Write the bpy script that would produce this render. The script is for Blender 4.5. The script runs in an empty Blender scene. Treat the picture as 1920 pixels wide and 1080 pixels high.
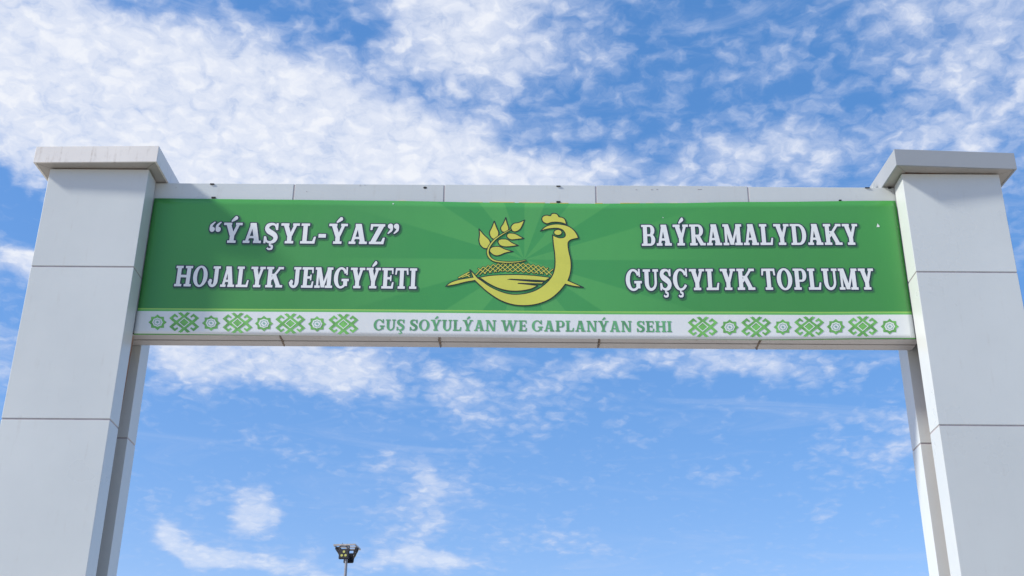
import bpy, bmesh, math, random
from mathutils import Matrix, Vector
from mathutils.geometry import delaunay_2d_cdt
random.seed(7)
R = math.radians
scene = bpy.context.scene
col = scene.collection

# ------------------------------------------------------------------ camera
EYE = 1.6                                    # metres above the ground
F_PX, PITCH, YAW, ROLL = 2250.1, 0.43351, -0.00587, -0.00878
CAM = Vector((-0.05619, -10.48116, EYE))
cy_, sy_ = math.cos(YAW), math.sin(YAW)
cp_, sp_ = math.cos(PITCH), math.sin(PITCH)
cr_, sr_ = math.cos(ROLL), math.sin(ROLL)
x0_ = Vector((cy_, -sy_, 0)); y0_ = Vector((sy_, cy_, 0)); z0_ = Vector((0, 0, 1))
FWD = cp_ * y0_ + sp_ * z0_
up0 = -sp_ * y0_ + cp_ * z0_
RIGHT = cr_ * x0_ - sr_ * up0
UP = sr_ * x0_ + cr_ * up0
cd = bpy.data.cameras.new('camera')
cam = bpy.data.objects.new('camera', cd)
col.objects.link(cam)
cam.matrix_world = Matrix(((RIGHT.x, UP.x, -FWD.x, CAM.x), (RIGHT.y, UP.y, -FWD.y, CAM.y),
                           (RIGHT.z, UP.z, -FWD.z, CAM.z), (0, 0, 0, 1)))
cd.sensor_width = 36.0
cd.lens = F_PX / 1920 * 36
cd.clip_start, cd.clip_end = 0.1, 6000
scene.camera = cam


def ray(u, v):
    return (FWD * F_PX + RIGHT * (u - 960) + UP * (540 - v)).normalized()


def at(u, v, Y):
    """where the line of sight through a photo pixel meets the vertical plane y = Y"""
    d = ray(u, v)
    return CAM + d * ((Y - CAM.y) / d.y)


# ------------------------------------------------------------------ light
SUN_EL, SUN_FRONT = R(37), R(18)             # sun stands left of the gate, slightly in front of its face
SUN_DIR = Vector((-math.cos(SUN_EL) * math.cos(SUN_FRONT), -math.cos(SUN_EL) * math.sin(SUN_FRONT), math.sin(SUN_EL)))
sl = bpy.data.lights.new('sun', 'SUN')
sl.energy, sl.angle, sl.color = 2.35, R(6.0), (1.0, 0.95, 0.87)
so = bpy.data.objects.new('sun', sl)
col.objects.link(so)
so.rotation_euler = (-SUN_DIR).to_track_quat('-Z', 'Y').to_euler()
so.location = (-30, -10, 30)

vs = scene.view_settings
vs.view_transform, vs.look, vs.exposure, vs.gamma = 'Standard', 'None', 1.0, 1.0
vs.use_curve_mapping = False

# ------------------------------------------------------------------ sky with broken altocumulus
world = bpy.data.worlds.new('World')
scene.world = world
world.use_nodes = True
world.cycles.sampling_method = 'MANUAL'
world.cycles.sample_map_resolution = 512
NT = world.node_tree
NT.nodes.clear()


class G:
    """tiny helper that writes node maths"""
    def __init__(self, nt):
        self.nt = nt

    def node(self, typ, **kw):
        n = self.nt.nodes.new(typ)
        for k, v in kw.items():
            setattr(n, k, v)
        return n

    def put(self, sock, v):
        if isinstance(v, (int, float)):
            sock.default_value = v
        elif isinstance(v, (tuple, list)):
            sock.default_value = v
        else:
            self.nt.links.new(v, sock)

    def m(self, op, a, b=None, c=None, clamp=False):
        n = self.node('ShaderNodeMath', operation=op, use_clamp=clamp)
        for i, v in enumerate((a, b, c)):
            if v is not None:
                self.put(n.inputs[i], v)
        return n.outputs[0]

    def v(self, op, a, b=None):
        n = self.node('ShaderNodeVectorMath', operation=op)
        self.put(n.inputs[0], a)
        if b is not None:
            self.put(n.inputs[1], b)
        return n.outputs[0]

    def noise(self, vec, scale, detail=4, rough=0.5, dist=0.0, dim='3D'):
        n = self.node('ShaderNodeTexNoise', noise_dimensions=dim)
        self.put(n.inputs['Vector'], vec)
        n.inputs['Scale'].default_value = scale
        n.inputs['Detail'].default_value = detail
        n.inputs['Roughness'].default_value = rough
        n.inputs['Distortion'].default_value = dist
        return n

    def xyz(self, x, y, z):
        n = self.node('ShaderNodeCombineXYZ')
        for i, q in enumerate((x, y, z)):
            self.put(n.inputs[i], q)
        return n.outputs[0]

    def sep(self, vec):
        n = self.node('ShaderNodeSeparateXYZ')
        self.put(n.inputs[0], vec)
        return n.outputs

    def smooth(self, x, lo, hi, a=0.0, b=1.0):
        n = self.node('ShaderNodeMapRange', interpolation_type='SMOOTHSTEP')
        self.put(n.inputs['Value'], x)
        for k, q in (('From Min', lo), ('From Max', hi), ('To Min', a), ('To Max', b)):
            self.put(n.inputs[k], q)
        return n.outputs['Result']

    def mix(self, f, a, b, blend='MIX'):
        n = self.node('ShaderNodeMix', data_type='RGBA', blend_type=blend)
        self.put(n.inputs[0], f)
        for s, q in ((n.inputs[6], a), (n.inputs[7], b)):
            if isinstance(q, (tuple, list)) and len(q) == 3:
                q = tuple(q) + (1.0,)
            self.put(s, q)
        return n.outputs[2]


g = G(NT)
SKY_STRENGTH = 0.10
tc = g.node('ShaderNodeTexCoord')
dirv = g.v('NORMALIZE', tc.outputs['Generated'])
dx, dy, dz = g.sep(dirv)
sky = g.node('ShaderNodeTexSky', sky_type='NISHITA')
sky.sun_disc = False
sky.sun_elevation = SUN_EL
sky.sun_rotation = math.atan2(SUN_DIR.x, SUN_DIR.y)
sky.altitude, sky.air_density, sky.dust_density, sky.ozone_density = 200, 1.0, 0.6, 2.0
hs = g.node('ShaderNodeHueSaturation')
hs.inputs['Saturation'].default_value = 1.72
hs.inputs['Value'].default_value = 1.62
gam = g.node('ShaderNodeGamma')
gam.inputs['Gamma'].default_value = 0.66
NT.links.new(sky.outputs[0], gam.inputs['Color'])
NT.links.new(gam.outputs[0], hs.inputs['Color'])
clear = g.mix(1.0, hs.outputs[0], (1.12, 0.905, 1.0), 'MULTIPLY')
# cloud sheet: the line of sight carried up to a high flat layer (softened towards the horizon)
zc_ = g.m('MAXIMUM', dz, 0.0)
den = g.m('ADD', zc_, 0.22)
P = g.xyz(g.m('DIVIDE', dx, den), g.m('DIVIDE', dy, den), 0.0)
az = g.m('ARCTAN2', dx, dy)
el = g.m('ARCSINE', dz)
AE = g.xyz(az, el, 0.0)


def ang(u, v):
    d = ray(u, v)
    return math.atan2(d.x, d.y), math.asin(d.z)


wob = g.noise(AE, 9.0, 3, 0.55, dim='2D')
wv = g.v('SCALE', g.v('SUBTRACT', wob.outputs['Color'], (0.5, 0.5, 0.5)))
wv.node.inputs['Scale'].default_value = 0.06
AEw = g.v('ADD', AE, wv)
# banks and gaps of the cloud field: pixel centre, half axes, tilt (deg, clockwise), weight
BANKS = [(230, 190, 820, 300, 8, 1.0), (700, 300, 640, 150, 10, 0.60), (900, 30, 380, 190, 0, 0.42),
         (1880, 120, 380, 330, 0, 0.30), (1480, 300, 520, 110, -8, 0.36), (1230, 130, 420, 230, 0, 0.12),
         (1560, 150, 420, 240, 0, 0.10), (1020, 335, 300, 60, 0, 0.40),
         (10, 385, 150, 90, 0, -0.9), (30, 480, 110, 60, 10, 0.65), (0, 670, 120, 80, 0, 0.55),
         (500, 690, 540, 100, 3, 0.78), (860, 690, 240, 55, 3, 0.28), (1260, 672, 400, 55, 2, 0.70), (1490, 690, 130, 60, 0, 0.40),
         (1610, 695, 110, 50, 0, 0.42), (820, 760, 420, 80, 0, 0.22), (1010, 740, 220, 120, 0, 0.24),
         (1650, 825, 190, 90, -15, 0.52), (740, 880, 400, 42, 5, 0.46), (470, 965, 85, 50, 35, 0.95),
         (350, 1012, 130, 42, 20, 1.0), (520, 1055, 280, 40, 6, 0.72), (780, 965, 110, 90, -25, 0.62),
         (800, 1050, 170, 38, 4, 0.9), (1050, 1008, 150, 50, -8, 0.48), (300, 945, 90, 30, 0, 0.42),
         (388, 940, 50, 45, 0, 0.48), (590, 1012, 34, 36, 0, 0.50), (1340, 893, 180, 25, 0, 0.28),
         (1525, 940, 80, 30, 0, 0.34)]
cov = None
for (u, v, ru, rv, rot, w) in BANKS:
    a0, e0 = ang(u, v)
    mp = g.node('ShaderNodeMapping', vector_type='TEXTURE')
    NT.links.new(AEw, mp.inputs['Vector'])
    mp.inputs['Location'].default_value = (a0, e0, 0)
    mp.inputs['Rotation'].default_value = (0, 0, R(-rot))
    k = 1.0 / F_PX
    mp.inputs['Scale'].default_value = (ru * k * 1.08, rv * k, 1)
    gr = g.node('ShaderNodeTexGradient', gradient_type='SPHERICAL')
    NT.links.new(mp.outputs[0], gr.inputs[0])
    s = g.smooth(gr.outputs['Fac'], 0.0, 0.85)
    cov = g.m('MULTIPLY_ADD', s, w, cov if cov is not None else 0.0)
big = g.noise(P, 2.3, 3, 0.5, dim='2D').outputs['Fac']
field = g.smooth(el, R(21), R(27), -0.34, 0.0)          # the sheet thins out towards the horizon, all round
cov = g.m('ADD', cov, g.m('ADD', field, g.m('MULTIPLY_ADD', big, 0.7, -0.35 + 0.03)))
patch = g.noise(P, 9.0, 3, 0.5, dim='2D').outputs['Fac']
cov = g.m('ADD', cov, g.m('MULTIPLY_ADD', patch, 0.75, -0.375))
cov = g.smooth(cov, -0.55, 0.85, -0.45, 0.50)            # even the thick banks keep their dappling
wp = g.noise(P, 31.0, 3, 0.55, dim='2D')
wp2 = g.v('SCALE', g.v('SUBTRACT', wp.outputs['Color'], (0.5, 0.5, 0.5)))
wp2.node.inputs['Scale'].default_value = 0.034
Pw = g.v('ADD', P, wp2)
vor = g.node('ShaderNodeTexVoronoi', feature='SMOOTH_F1', voronoi_dimensions='2D')
NT.links.new(Pw, vor.inputs['Vector'])
vor.inputs['Scale'].default_value = 43.0
vor.inputs['Smoothness'].default_value = 0.6
puff = g.smooth(vor.outputs['Distance'], 0.05, 0.72, 1.0, 0.0)
fb = g.noise(Pw, 20.0, 6, 0.60, dim='2D').outputs['Fac']
fine = g.noise(Pw, 85.0, 5, 0.62, dim='2D').outputs['Fac']
tex = g.m('ADD', g.m('MULTIPLY', puff, 0.34), g.m('ADD', g.m('MULTIPLY', fb, 1.10), g.m('MULTIPLY', fine, 0.45)))
dens = g.m('ADD', g.m('SUBTRACT', tex, 0.95), cov)
alpha = g.smooth(dens, -0.36, 0.74)
alpha = g.m('MULTIPLY', alpha, g.smooth(cov, -0.1, 0.4, 0.80, 0.96))
veil = g.m('MULTIPLY', g.smooth(cov, -0.04, 0.58), 0.66)   # thin milk between the puffs of a bank
veil = g.m('MULTIPLY', veil, g.smooth(fine, 0.25, 0.75, 0.55, 1.05))
# faint drawn-out cirrus threads lying level under the sheet
cir = g.noise(g.xyz(g.m('MULTIPLY', az, 5.0), g.m('MULTIPLY_ADD', el, 34.0, g.m('MULTIPLY', az, 2.0)), 0.0), 1.0, 6, 0.62, 0.6, dim='2D').outputs['Fac']
veil2 = g.m('MULTIPLY_ADD', g.smooth(cir, 0.50, 0.82), 0.30, 0.05)
inv = lambda x: g.m('SUBTRACT', 1.0, x)
alpha = inv(g.m('MULTIPLY', inv(alpha), g.m('MULTIPLY', inv(veil), inv(veil2))))
alpha = g.m('MULTIPLY', alpha, g.smooth(el, R(11), R(26), 0.66, 1.0))
lum = g.m('MAXIMUM', g.smooth(dens, 0.05, 0.95), g.m('MULTIPLY', g.smooth(cov, 0.1, 0.5), 0.62))
CL = 0.5 / SKY_STRENGTH
cloud = g.mix(lum, (0.62 * CL, 0.70 * CL, 0.90 * CL), (0.90 * CL, 0.925 * CL, 0.985 * CL))
skyc = g.mix(alpha, clear, cloud)
bg = g.node('ShaderNodeBackground')
NT.links.new(skyc, bg.inputs['Color'])
bg.inputs['Strength'].default_value = SKY_STRENGTH
wo = g.node('ShaderNodeOutputWorld')
NT.links.new(bg.outputs[0], wo.inputs[0])


# ------------------------------------------------------------------ materials
def mat(name, color, rough=0.5, metallic=0.0, var=0.06, vscale=3.0, bump=0.0, bscale=40.0, dirt=None, spec=0.5, coat=0.0, each=0.0):
    """procedural material: base colour with soft mottling, optional run-off dirt and fine relief"""
    m = bpy.data.materials.new(name)
    m.use_nodes = True
    nt = m.node_tree
    q = G(nt)
    b = nt.nodes['Principled BSDF']
    tcn = q.node('ShaderNodeTexCoord')
    pos = q.node('ShaderNodeNewGeometry').outputs['Position']
    n1 = q.noise(pos, vscale, 5, 0.6).outputs['Fac']
    lo = tuple(c * (1 - var) for c in color)
    hi = tuple(min(1, c * (1 + var)) for c in color)
    c = q.mix(q.smooth(n1, 0.3, 0.7), lo, hi)
    if each:                                     # sheets from different batches differ a little in tone
        rnd = q.node('ShaderNodeObjectInfo').outputs['Random']
        tone = q.m('MULTIPLY_ADD', rnd, 2 * each, 1.0 - each)
        c = q.mix(1.0, c, q.xyz(tone, tone, tone), 'MULTIPLY')
    if dirt:
        dcol, amt, lo_, hi_ = dirt
        st = q.v('MULTIPLY', pos, (9.0, 9.0, 0.7))
        n2 = q.noise(st, 2.2, 6, 0.65).outputs['Fac']
        n3 = q.noise(pos, 7.0, 6, 0.7).outputs['Fac']
        f = q.m('MULTIPLY', q.smooth(q.m('ADD', q.m('MULTIPLY', n2, 0.6), q.m('MULTIPLY', n3, 0.4)), lo_, hi_), amt)
        c = q.mix(f, c, dcol)
    q.put(b.inputs['Base Color'], c)
    q.put(b.inputs['Roughness'], q.smooth(n1, 0.2, 0.8, max(0.02, rough - 0.05), min(1, rough + 0.07)))
    b.inputs['Metallic'].default_value = metallic
    b.inputs['Specular IOR Level'].default_value = spec
    b.inputs['Coat Weight'].default_value = coat
    if bump:
        bn = q.node('ShaderNodeBump')
        bn.inputs['Strength'].default_value = bump
        bn.inputs['Distance'].default_value = 0.02
        q.put(bn.inputs['Height'], q.noise(pos, bscale, 3, 0.5).outputs['Fac'])
        q.put(b.inputs['Normal'], bn.outputs[0])
    return m


M = {}
M['panel'] = mat('silver_grey_cladding', (0.572, 0.612, 0.598), 0.30, 0.0, 0.025, 0.9, 0.22, 1.3,
                 dirt=((0.40, 0.37, 0.32), 0.34, 0.54, 0.76), each=0.05)
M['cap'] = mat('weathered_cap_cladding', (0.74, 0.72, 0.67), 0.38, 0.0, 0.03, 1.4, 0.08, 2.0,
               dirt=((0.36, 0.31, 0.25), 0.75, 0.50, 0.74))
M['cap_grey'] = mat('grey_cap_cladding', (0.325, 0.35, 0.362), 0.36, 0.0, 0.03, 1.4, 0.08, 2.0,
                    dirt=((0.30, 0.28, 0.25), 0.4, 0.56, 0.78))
M['soffit'] = mat('dusty_soffit_cladding', (0.56, 0.54, 0.52), 0.5, 0.0, 0.05, 2.0, 0.0, 2.0,
                  dirt=((0.27, 0.20, 0.14), 0.6, 0.54, 0.76))
M['joint'] = mat('grey_joint_strip', (0.40, 0.375, 0.385), 0.6, 0.0, 0.1, 6)
M['cap_soffit'] = mat('dark_cap_soffit', (0.40, 0.385, 0.355), 0.5, 0.0, 0.06, 2.0,
                      dirt=((0.22, 0.18, 0.14), 0.6, 0.52, 0.74))  # darker base tone than the beam soffit, brown dirt over it
M['sealant'] = mat('brown_sealant', (0.24, 0.19, 0.15), 0.8, 0, 0.25, 30)
M['core'] = mat('dark_steel_core', (0.16, 0.14, 0.13), 0.7, 0.0, 0.2, 5, dirt=((0.26, 0.11, 0.045), 0.8, 0.42, 0.62))
M['rust'] = mat('rusted_steel', (0.20, 0.085, 0.04), 0.85, 0.0, 0.3, 14, dirt=((0.36, 0.30, 0.25), 0.9, 0.45, 0.6))
M['black'] = mat('black_rubber_hole_gap_shade', (0.015, 0.014, 0.014), 0.7)  # clips and bolt hole, also the painted shade in the beam gaps
M['old_yellow'] = mat('old_yellow_letter_paint', (0.62, 0.42, 0.08), 0.5, 0, 0.1, 9)
M['navy'] = mat('print_navy', (0.022, 0.036, 0.062), 0.5, 0, 0.05)
M['shade'] = mat('print_dark_green', (0.040, 0.150, 0.062), 0.5, 0, 0.05)
M['shade2'] = mat('print_mid_green', (0.058, 0.235, 0.082), 0.5, 0, 0.05)
M['white'] = mat('print_white', (0.76, 0.79, 0.765), 0.45, 0, 0.02)
M['logo'] = mat('print_lime_yellow', (0.60, 0.60, 0.085), 0.45, 0, 0.04)
M['black_line'] = mat('print_black_line', (0.018, 0.028, 0.026), 0.5, 0, 0.05)
M['text_green'] = mat('print_leaf_green', (0.115, 0.36, 0.155), 0.5, 0, 0.22, 7)
M['orn'] = mat('print_ornament_green', (0.155, 0.44, 0.10), 0.5, 0, 0.26, 13)
M['teal'] = mat('print_teal', (0.24, 0.46, 0.36), 0.5, 0, 0.05)
M['galv'] = mat('galvanised_steel', (0.26, 0.27, 0.29), 0.45, 0.55, 0.12, 20)
M['frame_steel'] = mat('dull_steel_angle', (0.40, 0.38, 0.36), 0.5, 0.3, 0.2, 15)
M['lamp_black'] = mat('black_cast_housing', (0.012, 0.012, 0.014), 0.45, 0, 0.1, 20)
M['lens'] = mat('yellow_led_lens', (0.46, 0.46, 0.12), 0.25, 0, 0.08, 30)
M['lamp_back'] = mat('brown_black_fins', (0.05, 0.04, 0.035), 0.5, 0, 0.1, 20)
M['ground'] = mat('dusty_ground', (0.45, 0.39, 0.31), 0.95, 0, 0.16, 0.35, 0.5, 9)
M['asphalt'] = mat('dusty_concrete_paving', (0.44, 0.40, 0.34), 0.9, 0, 0.2, 0.8, 0.5, 60)
M['concrete'] = mat('kerb_concrete', (0.40, 0.38, 0.35), 0.85, 0, 0.12, 3, 0.4, 30)


# ------------------------------------------------------------------ object helpers
def tag(o, label=None, cat=None, group=None, kind=None):
    for k, v in (('label', label), ('category', cat), ('group', group), ('kind', kind)):
        if v:
            o[k] = v
    return o


def empty(name, loc, rz=0.0):
    o = bpy.data.objects.new(name, None)
    o.empty_display_size = 0.3
    col.objects.link(o)
    o.location = loc
    o.rotation_euler = (0, 0, rz)
    return o


def link(name, me, parent=None, m=None):
    if m is not None and not me.materials:
        me.materials.append(m)
    o = bpy.data.objects.new(name, me)
    col.objects.link(o)
    if parent is not None:
        o.parent = parent
    return o


def box_mesh(x0, x1, y0, y1, z0, z1, bev=0.0):
    bm = bmesh.new()
    add_box(bm, x0, x1, y0, y1, z0, z1)
    if bev:
        bmesh.ops.bevel(bm, geom=bm.edges[:], offset=bev, segments=2, affect='EDGES', profile=0.6)
    me = bpy.data.meshes.new('mesh')
    bm.to_mesh(me)
    bm.free()
    return me


def add_box(bm, x0, x1, y0, y1, z0, z1):
    v = [bm.verts.new(p) for p in ((x0, y0, z0), (x1, y0, z0), (x1, y1, z0), (x0, y1, z0),
                                   (x0, y0, z1), (x1, y0, z1), (x1, y1, z1), (x0, y1, z1))]
    for f in ((0, 3, 2, 1), (4, 5, 6, 7), (0, 1, 5, 4), (1, 2, 6, 5), (2, 3, 7, 6), (3, 0, 4, 7)):
        bm.faces.new([v[i] for i in f])
    return v


def box(name, m, parent, x0, x1, y0, y1, z0, z1, bev=0.0):
    me = box_mesh(x0, x1, y0, y1, z0, z1, bev)
    o = link(name, me, parent, m)
    return o


def prism(name, m, parent, bottom, top, bev=0.0):
    """a solid between two equal point loops (3-D points)"""
    bm = bmesh.new()
    a = [bm.verts.new(p) for p in bottom]
    b = [bm.verts.new(p) for p in top]
    n = len(a)
    bm.faces.new(a)
    bm.faces.new(b)
    for i in range(n):
        bm.faces.new((a[i], a[(i + 1) % n], b[(i + 1) % n], b[i]))
    bmesh.ops.recalc_face_normals(bm, faces=bm.faces)
    if bev:
        bmesh.ops.bevel(bm, geom=bm.edges[:], offset=bev, segments=2, affect='EDGES', profile=0.6)
    me = bpy.data.meshes.new(name)
    bm.to_mesh(me)
    bm.free()
    return link(name, me, parent, m)


def tube_bm(bm, p0, p1, r0, r1, n=12):
    p0, p1 = Vector(p0), Vector(p1)
    ax = (p1 - p0).normalized()
    s = ax.orthogonal().normalized()
    t = ax.cross(s)
    A, B = [], []
    for i in range(n):
        a = 2 * math.pi * i / n
        d = s * math.cos(a) + t * math.sin(a)
        A.append(bm.verts.new(p0 + d * r0))
        B.append(bm.verts.new(p1 + d * r1))
    for i in range(n):
        bm.faces.new((A[i], A[(i + 1) % n], B[(i + 1) % n], B[i]))
    bm.faces.new(A[::-1])
    bm.faces.new(B)


def bm_obj(name, bm, m, parent):
    me = bpy.data.meshes.new(name)
    bmesh.ops.recalc_face_normals(bm, faces=bm.faces)
    bm.to_mesh(me)
    bm.free()
    return link(name, me, parent, m)


# ------------------------------------------------------------------ ground
bm = bmesh.new()
bmesh.ops.create_grid(bm, x_segments=40, y_segments=40, size=3000)
gd = bm_obj('ground', bm, M['ground'], None)
tag(gd, kind='structure')
bm = bmesh.new()
vv = [bm.verts.new(p) for p in ((-3.3, -60, 0.004), (3.3, -60, 0.004), (3.3, 60, 0.004), (-3.3, 60, 0.004))]
bm.faces.new(vv)
tag(bm_obj('road', bm, M['asphalt'], None), kind='structure')
for s in (-1, 1):
    k = box('kerb', M['concrete'], None, min(s * 3.3, s * 3.48), max(s * 3.3, s * 3.48), -60, 60, -0.1, 0.13, 0.012)
    tag(k, kind='structure')

# ------------------------------------------------------------------ gate dimensions (from the photograph, metres)
H_IN = 3.7914                # half of the clear width
DA, GAP = 0.256, 0.297       # slab thickness, slot between front and back slab
DB, DD = DA + GAP, 2 * DA + GAP
ZC = 6.1556 + EYE            # underside of the caps, top of the beam
JOINTS = [5.051 + EYE, 3.498 + EYE, 1.945 + EYE, 0.392 + EYE]
CAP_H, OVER = 0.184, 0.1227
JG = 0.008                   # half joint


def pillar(name, xc, w, cap_mat, cap_rot, label):
    """two upright clad slabs with a slot between them, under one flat overhanging cap"""
    t = empty(name, (xc, 0, 0))
    tag(t, label, 'pillar', 'gate pillars', 'thing')
    hw = w / 2
    levels = [ZC - 0.012] + JOINTS + [0.0]
    for (y0, y1) in ((0.0, DA), (DB, DD)):
        for i in range(len(levels) - 1):
            top = levels[i] - (JG if i else 0)
            bot = levels[i + 1] + (JG if i < len(levels) - 2 else 0)
            box('panel', M['panel'], t, -hw, hw, y0, y1, bot, top, 0.004)
        for z in JOINTS:
            box('joint_strip', M['joint'], t, -hw + 0.0055, hw - 0.0055, y0 + 0.0055, y1 - 0.0055, z - JG + 0.0005, z + JG - 0.0005)
    box('core', M['core'], t, -hw + 0.17, hw - 0.17, DA + 0.002, DB - 0.002, 0.0, ZC - 0.02)
    box('cap_neck', M['core'], t, -hw + 0.02, hw - 0.02, 0.02, DD - 0.02, ZC - 0.011, ZC + 0.02)
    # cap: fascia boards round a flat top, mitred soffit boards below
    cap = empty('cap', (0, DD / 2, ZC), cap_rot)
    cap.parent = t
    a, b = hw + OVER, DD / 2 + OVER
    fa, fb_ = hw - 0.02, DD / 2 - 0.02
    k = 0.003
    for (nm, o1, o2) in (('f', (-a, -b), (a, -b)), ('r', (a, -b), (a, b)), ('k', (a, b), (-a, b)), ('l', (-a, b), (-a, -b))):
        i1 = (math.copysign(a - 0.02, o1[0]), math.copysign(b - 0.02, o1[1]))
        i2 = (math.copysign(a - 0.02, o2[0]), math.copysign(b - 0.02, o2[1]))
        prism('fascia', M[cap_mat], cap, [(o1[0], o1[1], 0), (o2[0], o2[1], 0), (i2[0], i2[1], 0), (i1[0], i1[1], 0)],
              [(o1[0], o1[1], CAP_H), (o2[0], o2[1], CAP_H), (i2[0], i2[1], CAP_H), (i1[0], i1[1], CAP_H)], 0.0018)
        # soffit board, mitred at the corners with a hairline gap
        j1 = (math.copysign(fa, o1[0]), math.copysign(fb_, o1[1]))
        j2 = (math.copysign(fa, o2[0]), math.copysign(fb_, o2[1]))
        e = Vector((o2[0] - o1[0], o2[1] - o1[1], 0)).normalized() * k
        s1 = (math.copysign(a - 0.021, o1[0]), math.copysign(b - 0.021, o1[1]))
        s2 = (math.copysign(a - 0.021, o2[0]), math.copysign(b - 0.021, o2[1]))
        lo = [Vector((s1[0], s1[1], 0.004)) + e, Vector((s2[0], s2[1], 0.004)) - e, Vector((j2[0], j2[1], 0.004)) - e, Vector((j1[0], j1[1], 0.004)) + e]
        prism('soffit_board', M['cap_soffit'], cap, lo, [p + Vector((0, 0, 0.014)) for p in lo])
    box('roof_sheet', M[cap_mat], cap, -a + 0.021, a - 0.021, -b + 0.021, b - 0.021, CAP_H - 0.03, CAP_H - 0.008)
    box('inner_tray', M['soffit'], cap, -a + 0.03, a - 0.03, -b + 0.03, b - 0.03, 0.0185, 0.03)
    return t


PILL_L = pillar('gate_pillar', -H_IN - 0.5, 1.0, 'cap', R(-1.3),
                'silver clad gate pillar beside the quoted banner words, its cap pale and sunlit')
# rusted angle iron showing in the slot of this pillar, below the beam
za, zb = JOINTS[1] + 0.03, 4.44 + EYE
prism('rusty_angle', M['rust'], PILL_L, [(0.46, DA + 0.0015, za), (0.5 - 0.002, DA + 0.0015, za), (0.5 - 0.002, DA + 0.006, za), (0.46, DA + 0.006, za)],
      [(0.46, DA + 0.0015, zb), (0.5 - 0.001, DA + 0.0015, zb), (0.5 - 0.001, DA + 0.045, zb), (0.46, DA + 0.045, zb)])
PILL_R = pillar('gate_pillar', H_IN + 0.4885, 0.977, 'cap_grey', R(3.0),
                'silver clad gate pillar with a bright sunlit inner side and a darker grey cap')

# ------------------------------------------------------------------ beam
BY0, BY1 = 0.285, DB - 0.010
BZ0 = 4.455 + EYE
beam = empty('gate_beam', (0, 0, 0))
tag(beam, 'long pale grey clad beam spanning the two pillars behind the green banner', 'beam', None, 'thing')
bj = [at(u, 360, BY0).x for u in (551, 833, 1117.5, 1403)]
edges = [-H_IN - 0.10] + bj + [H_IN + 0.04]
for i in range(5):
    x0 = edges[i] + (JG if i else 0)
    x1 = edges[i + 1] - (JG if i < 4 else 0)
    dz = (0.0, 0.0, 0.003, 0.004, -0.003)[i]
    box('panel', M['panel'], beam, x0, x1, BY0, BY0 + 0.03, BZ0 + 0.03, ZC - 0.006 + dz, 0.003)
    ym = (BY0 + BY1) / 2 - 0.005
    box('soffit_board', M['soffit'], beam, x0, x1, 0.279, ym - 0.007, BZ0, BZ0 + 0.022, 0.003)
    box('painted_gap_shade', M['black'], beam, x0 + 0.002, x1 - 0.002, 0.2705, 0.2785, BZ0 + 0.006, BZ0 + 0.016)  # black filler strip: shade of the gap behind the banner, put into its colour
    box('painted_gap_shade', M['black'], beam, x0 + 0.002, x1 - 0.002, ym - 0.0065, ym + 0.0075, BZ0 + 0.004, BZ0 + 0.016)  # black strip painting the shade in the groove between the soffit boards
    box('soffit_board', M['soffit'], beam, x0, x1, ym + 0.008, BY1, BZ0 - 0.004, BZ0 + 0.018, 0.003)
    box('panel', M['panel'], beam, x0, x1, BY1 - 0.03, BY1, BZ0 + 0.02, ZC - 0.006 + dz, 0.003)
    box('roof_sheet', M['cap'], beam, x0, x1, BY0 + 0.031, BY1 - 0.031, ZC - 0.03, ZC - 0.015)
for x in bj:
    box('joint_strip', M['joint'], beam, x - 0.0075, x + 0.0075, BY0 + 0.003, BY0 + 0.028, BZ0 + 0.03, ZC - 0.012)
    # ragged rusty sealant where the soffit boards meet
    bm = bmesh.new()
    y = 0.27
    while y < BY1 - 0.02:
        w = random.uniform(0.005, 0.012)
        l = random.uniform(0.02, 0.05)
        ox = random.uniform(-0.006, 0.006)
        add_box(bm, x + ox - w, x + ox + w, y, min(BY1 - 0.004, y + l), BZ0 - random.uniform(0.006, 0.010), BZ0 + 0.015)
        y += l + random.uniform(0.001, 0.02)
    bm_obj('joint_sealant', bm, M['sealant'], beam)
box('core', M['core'], beam, -H_IN - 0.09, H_IN + 0.03, BY0 + 0.034, BY1 - 0.034, BZ0 + 0.024, ZC - 0.035)


def spot(u, v, w, h, Y=BY0, name='bracket', m='black', d=0.012):
    p = at(u, v, Y)
    k = 1 / 190.0
    return box(name, M[m], beam, p.x - w * k / 2, p.x + w * k / 2, Y - d, Y + 0.002, p.z - h * k / 2, p.z + h * k / 2, 0.0015)


for (u, v, w, h) in ((398, 345.5, 8, 2.0), (400.5, 371, 8, 3), (1047, 349.5, 8, 1.6), (1047, 379, 8, 3), (1575, 376, 5, 2),
                     (1668, 353, 6, 2.6), (1626, 352.5, 9, 1.4)):
    spot(u, v, w, h)
for (u, v, w, h) in ((1232, 355, 3, 0.8), (1222, 355.5, 4, 0.8), (1312, 355, 8, 0.6), (1193, 355.5, 3, 0.7), (330, 352, 1.4, 1.4),
                     (575, 359, 1.3, 1.3), (675, 347.5, 0.8, 3), (684, 347, 0.8, 2), (1671, 359, 1.6, 1.6)):
    spot(u, v, w, h, m='joint', d=0.003, name='chip')
hole = at(797, 352, BY0)
bm = bmesh.new()
n = 14
ring = [bm.verts.new((hole.x + 0.019 * math.cos(2 * math.pi * i / n) * (1 + 0.1 * math.sin(3 * i)), BY0 - 0.002, hole.z + 0.013 * math.sin(2 * math.pi * i / n))) for i in range(n)]
bm.faces.new(ring)
bm_obj('bolt_hole', bm, M['black'], beam)
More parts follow.
